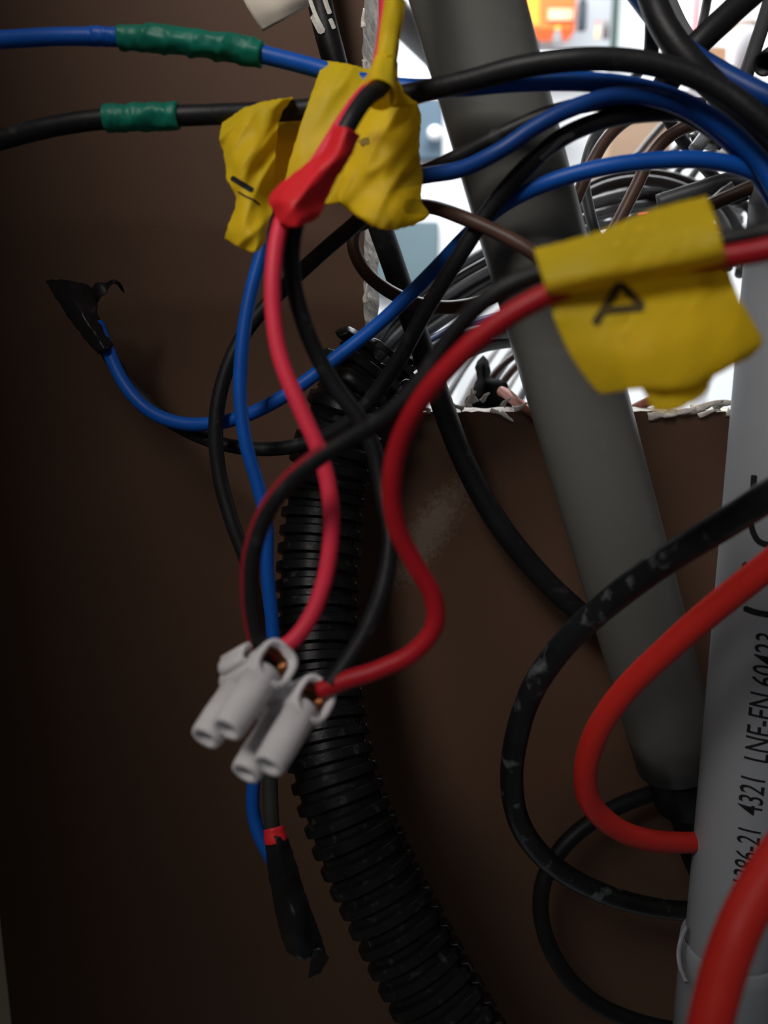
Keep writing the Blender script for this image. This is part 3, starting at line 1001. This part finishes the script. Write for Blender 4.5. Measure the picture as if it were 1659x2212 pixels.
wire('copper_stub', 'bare reddish copper cable end resting on the torn lower edge', 'wire', 'copper', 1.75,
     [(1084, 845, .286), (1096, 852, .280), (1120, 872, .272), (1150, 890, .266), (1190, 905, .262)], wob=.12)
wire('copper_stub', 'red-brown stub at the pipe under the lettered flag', 'wire', 'copper', 1.6,
     [(1340, 900, .285), (1375, 880, .28), (1400, 868, .275), (1440, 850, .272)])

# ---- coils and stray cables in the upper right, outside the opening
cl = 'dark grey cable loop arching outside the opening behind the lettered flag'
for i, (rx, ry, cx, cy) in enumerate([(190, 150, 1385, 540), (160, 125, 1380, 545), (215, 175, 1390, 550), (130, 95, 1385, 540), (235, 130, 1420, 520)]):
    pts = []
    for k in range(15):
        a = math.pi * (1.08 - 1.16 * k / 14)
        pts.append((cx + rx * math.cos(a), cy - ry * math.sin(a), .33 + .012 * i + .02 * math.sin(a)))
    wire('coiled_cable', cl, 'cable', 'grey', 2.3, pts, group='cable loops outside the opening', div=5)
sl = 'silvery cable slanting steeply behind the cable loops'
for i in range(7):
    x = 1262 + i * 38
    wire('slanting_cable', sl, 'cable', 'grey_light' if i % 2 == 0 else 'grey', 1.9, [(x, 560, .40), (x + 30, 470, .405), (x + 75, 390, .41), (x + 135, 310, .42), (x + 215, 220, .43)],
         group='slanting cables outside the opening', sides=10, div=5)
wire('grey_cable', 'dark grey cable rising steeply between the two bent brown wires', 'cable', 'grey', 1.7, [(1290, 520, .25), (1272, 450, .25), (1262, 390, .25), (1275, 320, .25), (1305, 262, .252), (1350, 200, .256), (1400, 120, .262)])
wire('grey_cable', 'dark grey cable slanting down right beside the cardboard box', 'cable', 'black', 1.9, [(1395, 190, .26), (1432, 240, .262), (1475, 305, .266), (1530, 370, .272), (1600, 440, .28)])
wire('grey_cable', 'dark grey cable from the crumpled tape down to the right edge', 'cable', 'grey', 2.4, [(1420, 440, .215), (1500, 415, .212), (1570, 395, .209), (1640, 402, .206), (1720, 420, .205)])
bt2 = thing('black_tape_scrap', 'crumpled glossy black tape under the broad blue cable at the right', 'tape', P(1540, 320, .24))
sheet('tape_body', [[(1488, 290, .242), (1530, 268, .240), (1580, 262, .242)], [(1500, 312, .240), (1540, 300, .236), (1600, 300, .240)], [(1528, 326, .242), (1560, 322, .238), (1610, 330, .242)]],
      [.002, .004, .002], 'black_tape', bt2, .003, .25, 61, 26, 18, 3, .8)
bt3 = thing('black_tape_scrap', 'folded black tape above the right end of the lettered flag', 'tape', P(1560, 430, .2))
sheet('tape_body', [[(1520, 440, .203), (1550, 412, .200), (1580, 392, .203)], [(1530, 450, .201), (1566, 428, .198), (1600, 415, .202)], [(1545, 452, .203), (1590, 440, .200), (1630, 430, .203)]],
      [.002, .003, .002], 'black_tape', bt3, .002, .25, 63, 22, 16, 3, .8)
wire('silver_cable', 'shiny grey cable stub crossing the crumpled black tape', 'cable', 'grey_light', 2.0, [(1500, 325, .233), (1530, 285, .233), (1560, 240, .234), (1590, 190, .236)])
wire('white_cable', 'white cable peeping out above the right blue wire', 'cable', 'white_cable', 1.8, [(1530, 345, .24), (1570, 328, .238), (1604, 330, .238), (1640, 350, .24)])

# ---- thick cables from the top right corner
wire('blue_cable', 'broad blue cable slanting down from the top to the right edge', 'cable', 'blue_dark', 2.35,
     [(1345, -60, .196), (1385, 0, .194), (1440, 66, .190), (1500, 122, .185), (1570, 165, .181), (1640, 202, .178), (1720, 236, .176)])
wire('black_cable', 'thick black cable falling from the top across the black wire', 'cable', 'black', 3.0,
     [(1385, -80, .186), (1405, -10, .184), (1436, 60, .182), (1478, 120, .181), (1540, 185, .181), (1620, 250, .182), (1700, 330, .184)])
wire('black_cable', 'thick black cable slanting up to the right above the broad blue cable', 'cable', 'black_soft', 3.1,
     [(1690, -70, .196), (1620, -10, .196), (1560, 45, .196), (1505, 98, .197), (1450, 165, .200), (1400, 240, .205)])
wire('grey_cable', 'upright grey cable near the right edge above the broad blue cable', 'cable', 'grey', 1.9,
     [(1680, -60, .225), (1655, 30, .222), (1632, 100, .220), (1606, 180, .219), (1590, 250, .22)])
wire('grey_cable', 'dark upright cable beside the thick falling black cable', 'cable', 'grey', 1.8,
     [(1412, -60, .205), (1410, 20, .205), (1408, 90, .206), (1404, 150, .208)])
wire('grey_cable', 'pale flat cable seen between the two thick black cables', 'cable', 'grey_light', 2.6,
     [(1425, -60, .24), (1440, 0, .24), (1465, 55, .24), (1500, 110, .24), (1540, 160, .24)])
wire('grey_cable', 'dark slim cable at the striped banner', 'cable', 'grey', 1.4, [(1535, -50, .26), (1526, 10, .26), (1518, 50, .26), (1505, 110, .26)])
ht = thing('hollow_tube', 'open black tube end pointing in from the right edge', 'tube', P(1646, 134, .2))
t0, t1 = P(1652, 138, .200), P(1760, 60, .215)
v, f = lathe(t0, (t1 - t0), [(0.012, .0022), (0.0, .0023), (0, .0029), (.012, .003), ((t1 - t0).length, .003)], 28)
build('tube_wall', v, f, 'black_soft', ht)

# ---- right hand cables
jk = wire('black_cable', 'thick worn black cable looping in front of the pipe and behind the red cable', 'cable', 'black_worn', 3.05,
          [(1780, 1000, .146), (1659, 1072, .152), (1560, 1135, .160), (1440, 1210, .170), (1320, 1298, .181), (1220, 1390, .191), (1150, 1490, .200), (1114, 1600, .209), (1106, 1700, .217), (1128, 1790, .226),
           (1190, 1866, .236), (1290, 1925, .248), (1400, 1958, .258), (1520, 1970, .266), (1650, 1968, .27)])
wire('black_cable', 'thin black cable curling from the gland behind the worn cable to the bottom', 'cable', 'black_soft', 2.75,
     [(1560, 1700, .290), (1420, 1712, .285), (1310, 1755, .280), (1220, 1825, .277), (1174, 1905, .276), (1170, 1985, .276), (1205, 2080, .277), (1275, 2158, .279), (1370, 2205, .282), (1500, 2235, .285)])
wire('black_cable', 'short black cable leaving the gland foot toward the printed pipe', 'cable', 'black_soft', 3.0,
     [(1476, 1790, .272), (1492, 1850, .272), (1520, 1900, .272), (1580, 1940, .274)])
wire('red_cable', 'thick red cable looping in front of the leaning pipe and behind the printed pipe', 'cable', 'red_cable', 2.85,
     [(1800, 1110, .150), (1659, 1222, .160), (1560, 1300, .167), (1450, 1395, .175), (1350, 1492, .184), (1290, 1580, .191), (1265, 1665, .198), (1275, 1732, .204), (1320, 1782, .210), (1390, 1812, .218), (1470, 1820, .228), (1560, 1815, .238), (1680, 1800, .245)])
wire('red_cable', 'thick red cable sweeping down over the foot of the printed pipe', 'cable', 'red_cable', 3.2,
     [(1790, 1740, .128), (1700, 1830, .126), (1640, 1920, .124), (1595, 2010, .122), (1560, 2110, .121), (1535, 2212, .120), (1515, 2330, .120)], key='sweep')

# ================================================================== TAPED PAIR AND CONNECTOR IN FRONT
wire('crimson_wire', 'crimson wire from the red tape bending down into the white connector', 'wire', 'pink', 1.58,
     [(834, -60, .164), (834, 40, .166), (824, 120, .167), (806, 182, .164), (776, 216, .1595), (746, 258, .157), (692, 345, .156), (632, 430, .154), (605, 490, .153), (591, 580, .152), (591, 680, .152), (608, 780, .152),
      (648, 880, .152), (684, 962, .152), (706, 1032, .152), (716, 1105, .152), (713, 1185, .152), (698, 1265, .152), (668, 1338, .1515), (630, 1386, .151), (585, 1412, .151)])
wire('black_wire', 'black wire beside the crimson wire, running from the red tape to the connector', 'wire', 'black', 1.72,
     [(852, -60, .163), (850, 40, .165), (842, 120, .166), (824, 186, .161), (792, 210, .1565), (764, 250, .154), (712, 345, .154), (660, 430, .154), (636, 495, .156), (630, 580, .158), (648, 670, .160), (684, 765, .163), (730, 845, .165),
      (776, 905, .166), (808, 975, .167), (828, 1070, .167), (842, 1160, .164), (830, 1260, .160), (790, 1365, .155), (730, 1458, .151), (712, 1482, .150)])
wire('red_wire', 'red wire from the lettered flag curling into the right pole of the connector', 'wire', 'red_wire', 1.72,
     [(1780, 505, .112), (1659, 538, .115), (1560, 556, .118), (1400, 580, .121), (1280, 604, .122), (1175, 640, .122), (1070, 702, .124), (980, 782, .127), (905, 872, .131), (862, 960, .135), (846, 1050, .138), (858, 1140, .141), (898, 1222, .144),
      (936, 1290, .146), (938, 1352, .147), (895, 1408, .148), (820, 1446, .149), (745, 1470, .150), (690, 1492, .151)])
b2 = wire('black_wire', 'black and red striped wire from the lettered flag crossing over the crimson wire', 'wire', 'black', 1.55,
          [(1780, 470, .112), (1659, 500, .115), (1560, 520, .118), (1400, 542, .121), (1270, 568, .1225), (1160, 592, .123), (1060, 640, .125), (985, 712, .128), (915, 815, .131), (840, 895, .134), (760, 945, .137), (690, 988, .139), (625, 1042, .141),
           (576, 1110, .143), (546, 1200, .145), (544, 1300, .147), (560, 1390, .149), (580, 1450, .151)], parts=True, key='striped')
sub = [p for p in WIRE_PATH['striped'] if to_px(p)[0] < 716]
fr_ = frames(sub)
stripe = []
for p, (t, u, w) in zip(sub, fr_):
    pxy = to_px(p)
    q = P(pxy[0] - 16, pxy[1] - 2, pxy[2] - 0.0002)
    d_ = (q - p)
    d_ = d_ - t * d_.dot(t)
    stripe.append(p + d_.normalized() * 0.00105)
v, f = tube_geo(stripe, .00085, 10)
build('red_stripe', v, f, 'maroon', b2)

# thick twin cable behind the lettered flag's right end is part of the two wires above

# ---- yellow tape on the crossing wires
yf = thing('yellow_tape_flag', 'large crumpled yellow tape flag on the crossing blue and black wires, pen dash on it', 'tape', P(700, 300, .185))
yl, ybv = sheet('left_flap', [[(480, 266, .1850), (530, 232, .1820), (586, 216, .1815), (634, 210, .1835)], [(474, 300, .1840), (530, 276, .1800), (580, 262, .1800), (608, 246, .1825)],
                              [(486, 345, .1830), (525, 340, .1790), (568, 335, .1800), (596, 325, .1825)], [(490, 388, .1820), (525, 394, .1790), (560, 396, .1800), (592, 400, .1825)],
                              [(510, 430, .1820), (530, 440, .1795), (560, 445, .1800), (590, 450, .1830)], [(494, 484, .1825), (525, 496, .1795), (560, 492, .1800), (582, 478, .1830)],
                              [(484, 516, .1830), (512, 532, .1800), (548, 546, .1800), (574, 525, .1830)]],
                [.0075, .0080, .0030, .0010, .0006, .0004, .0004], 'yellow', yf, .0028, .10, 3, 44, 54, 2.5, .7)
sheet('back_layer', [[(556, 262, .1925), (630, 262, .1925), (740, 262, .1925)], [(566, 340, .1925), (640, 340, .1915), (740, 340, .192)], [(580, 410, .192), (650, 416, .191), (740, 410, .192)], [(586, 444, .192), (650, 446, .191), (735, 436, .192)]],
      [.0004] * 4, 'yellow', yf, .0010, .08, 8, 26, 26, 1.5)
sheet('middle_band', [[(697, 130, .1865), (732, 135, .1850), (768, 142, .1850), (806, 152, .1865)], [(684, 172, .1840), (720, 175, .1825), (765, 180, .1825), (800, 188, .1845)],
                      [(660, 238, .1835), (710, 240, .1820), (760, 236, .1820), (806, 232, .1835)], [(634, 320, .1840), (690, 320, .1825), (760, 312, .1820), (832, 300, .1835)],
                      [(612, 395, .1845), (672, 398, .1830), (750, 390, .1825), (832, 380, .1840)], [(594, 440, .1855), (652, 446, .1840), (732, 438, .1835), (802, 420, .1850)]],
      [.0060, .0080, .0085, .0040, .0008, .0005], 'yellow', yf, .0016, .08, 12, 40, 44, 2, .4)
yr_, yrb = sheet('right_flap', [[(792, 178, .1830), (826, 172, .1800), (862, 178, .1790), (876, 210, .1800)], [(772, 258, .1815), (820, 254, .1780), (870, 242, .1775), (906, 232, .1800)],
                                [(752, 330, .1815), (800, 330, .1785), (860, 330, .1785), (906, 325, .1810)], [(738, 390, .1820), (790, 400, .1795), (850, 400, .1795), (914, 384, .1815)],
                                [(728, 428, .1825), (782, 440, .1800), (850, 446, .1795), (910, 432, .1815)], [(748, 452, .1830), (792, 474, .1800), (852, 482, .1795), (928, 464, .1820)],
                                [(772, 470, .1835), (806, 490, .1805), (846, 497, .1800), (896, 487, .1825)]],
                 [.0085, .0085, .0050, .0012, .0006, .0005, .0004], 'yellow', yf, .0020, .09, 17, 44, 54, 3, .6)
stroke('pen_dash', ybv, [(499, 383), (520, 396), (547, 412)], 12, 'ink', yf)
stroke('pen_line', ybv, [(514, 414), (530, 424), (548, 432), (562, 443)], 4, 'ink', yf)
stroke('pen_smudge', yrb, [(778, 312), (786, 306), (798, 304)], 16, 'ink_faint', yf)

ys = thing('yellow_tape_strip', 'twisted yellow tape strip sheathing the red and black pair at the top', 'tape', P(845, 0, .162))
spth = px_path([(853, 2, .1625), (848, 40, .1635), (842, 85, .1645), (834, 130, .1645), (824, 170, .1625), (818, 205, .1605)], 10)


def srad(s, a):
    base = [.0021, .0021, .0020, .0021, .0029, .0034]
    k = min(int(s * 5), 4)
    r = base[k] * (1 - (s * 5 - k)) + base[k + 1] * (s * 5 - k)
    return r * (1 + .16 * noise.noise(Vector((s * 2.5, math.cos(a) * 1.4, math.sin(a) * 1.4))))


v, f = tube_geo(spth, srad, 26, False)
so = build('tape_sheath', v, f, 'yellow', ys)
sheet('tape_skirt', [[(812, 120, .1630), (836, 118, .1620), (858, 122, .1640)], [(790, 165, .1650), (800, 172, .1640), (812, 176, .1640)], [(752, 215, .1700), (762, 222, .1690), (772, 228, .1690)]],
      [.0004] * 3, 'yellow', ys, .0008, .1, 23, 18, 20, 1.5)
sheet('tape_skirt', [[(838, 130, .1650), (852, 130, .1650), (860, 134, .1660)], [(838, 190, .1670), (856, 190, .1670), (866, 192, .1680)], [(846, 232, .1700), (872, 232, .1700), (906, 226, .1710)]],
      [.0004] * 3, 'yellow', ys, .0008, .1, 27, 18, 20, 1.5)

# ---- red tape on the pair
rt = thing('red_tape_wrap', 'bright red tape wrapped round the crimson and black pair over the yellow flag', 'tape', P(640, 480, .15))
sheet('tape_wrap', [[(722, 270, .1535), (750, 276, .1500), (777, 292, .1535)], [(698, 325, .1530), (730, 328, .1495), (758, 336, .1530)], [(650, 362, .1525), (692, 380, .1490), (726, 388, .1525)],
                    [(580, 426, .1520), (642, 436, .1485), (702, 440, .1525)], [(590, 458, .1520), (636, 468, .1490), (690, 466, .1525)], [(603, 484, .1525), (636, 492, .1500), (670, 482, .1530)]],
      [.006, .006, .005, .005, .006, .006], 'red_tape', rt, .0016, .10, 71, 34, 44, 2, .4)

# ---- lettered yellow flag
lf = thing('yellow_tape_flag', 'yellow tape flag lettered A, hanging from the red and black pair before the pipe', 'tape', P(1400, 560, .12))
lo, lb = sheet('flag', [[(1152, 538, .1225), (1280, 504, .1190), (1400, 456, .1180), (1526, 422, .1190)], [(1164, 576, .1200), (1290, 546, .1175), (1412, 505, .1165), (1546, 470, .1150)],
                        [(1180, 628, .1195), (1305, 602, .1170), (1432, 580, .1160), (1568, 556, .1145)],
                        [(1187, 648, .1222), (1310, 626, .1208), (1440, 604, .1198), (1574, 578, .1188)], [(1198, 690, .1222), (1324, 680, .1206), (1462, 668, .1198), (1596, 640, .1192)],
                        [(1228, 760, .1225), (1352, 765, .1200), (1490, 748, .1190), (1626, 692, .1200)], [(1262, 812, .1230), (1376, 815, .1205), (1500, 806, .1195), (1648, 738, .1210)],
                        [(1296, 852, .1235), (1386, 840, .1210), (1482, 838, .1200), (1622, 772, .1220)]],
               [.0040, .0085, .0085, .0030, .0012, .0010, .0005, .0004], 'yellow', lf, .0007, .04, 81, 46, 64, 2, .25)
sheet('flag_tail', [[(1380, 820, .1216), (1440, 826, .1212), (1540, 810, .1216)], [(1396, 862, .1216), (1450, 862, .1210), (1530, 838, .1216)], [(1412, 890, .1218), (1455, 888, .1212), (1512, 862, .1218)]],
      [.0004] * 3, 'yellow', lf, .0008, .06, 85, 20, 14, 5)
for a, b in (((1340, 610), (1284, 702)), ((1338, 612), (1390, 664)), ((1300, 672), (1392, 664))):
    stroke('pen_letter', lb, [a, ((a[0] + b[0]) / 2, (a[1] + b[1]) / 2), b], 19, 'ink_pen', lf)

# ---- white terminal block
tb_c = P(600, 1488, .152)


def cdir(r, d, t):                    # right, down, towards the camera
    return (RIGHT * r - UP * d - FWD * t).normalized()


ea = cdir(.62, -.38, .69)
et = cdir(-.42, .62, .66)
eb = ea.cross(et)
if eb.dot(cdir(.68, .70, -.2)) < 0:
    eb = -eb
et = eb.cross(ea) if eb.cross(ea).dot(et) > 0 else ea.cross(eb)
conn = thing('terminal_block', 'white two-pole plastic terminal block hanging on the wires before the conduit', 'connector', tb_c)


def L(a, b, t):                        # millimetres in the block's own axes
    return tb_c + (ea * a + eb * b + et * t) / 1000


def superellipse_tube(b0, outer, inner, a0, a1, t_off=0.0, sides=36, e=3.2):
    """open socket along the a axis: rounded-square outside and inside"""
    verts, faces = [], []
    rings = [(a0, outer * .96), (a0 + .6, outer), (a1 - .5, outer), (a1, outer * .97), (a1, inner), (a1 - 5.0, inner * .92)]
    for a, r in rings:
        for k in range(sides):
            th = 2 * math.pi * k / sides
            c, s = math.cos(th), math.sin(th)
            q = (abs(c) ** e + abs(s) ** e) ** (-1 / e)
            verts.append(L(a, b0 + q * c * r * .95, t_off + q * s * r))
    n = len(rings)
    for i in range(n - 1):
        for k in range(sides):
            k2 = (k + 1) % sides
            faces.append((i * sides + k, i * sides + k2, (i + 1) * sides + k2, (i + 1) * sides + k))
    faces.append(tuple(range(sides)))
    faces.append(tuple((n - 1) * sides + k for k in range(sides)))
    return verts, faces


for b0, a1 in ((-4.9, 6.6), (4.9, 6.6)):
    v, f = superellipse_tube(b0, 4.1, 3.1, -7.2, a1)
    s = build('socket', v, f, 'nylon', conn)
    v, f = superellipse_tube(b0, 2.9, 2.3, -5.5, a1 - 1.6)
    build('brass_insert', v, f, 'brass', s)
    for at in (-4.2, 3.6):
        o0 = L(at, b0, 1.5)
        v, f = lathe(o0, et, [(0, .0032), (.0085, .0031), (.0122, .0029), (.0130, .0027), (.0130, .0018), (.0105, .0017)], 30)
        tw = build('screw_tower', v, f, 'nylon', conn)
# web between the poles with its fixing hole
bm = bmesh.new()
bmesh.ops.create_cube(bm, size=1)
bmesh.ops.bevel(bm, geom=bm.edges[:], offset=.12, segments=3, affect='EDGES')
v = [L(x.co.x * 7.0, x.co.y * 6.5, x.co.z * 4.0 + .4) for x in bm.verts]
f = [tuple(y.index for y in x.verts) for x in bm.faces]
bm.free()
build('web', v, f, 'nylon', conn)
# broken stub of the next pole on the outer side
vv, ff = superellipse_tube(-9.2, 1.9, 1.3, -5.2, 3.4, .6, 20, 2.4)
vv = [p + Vector((noise.noise(p * 700), noise.noise(p * 700 + Vector((5, 0, 0))), noise.noise(p * 700 + Vector((0, 5, 0))))) * .0007 for p in vv]
build('broken_web', vv, ff, 'nylon', conn)
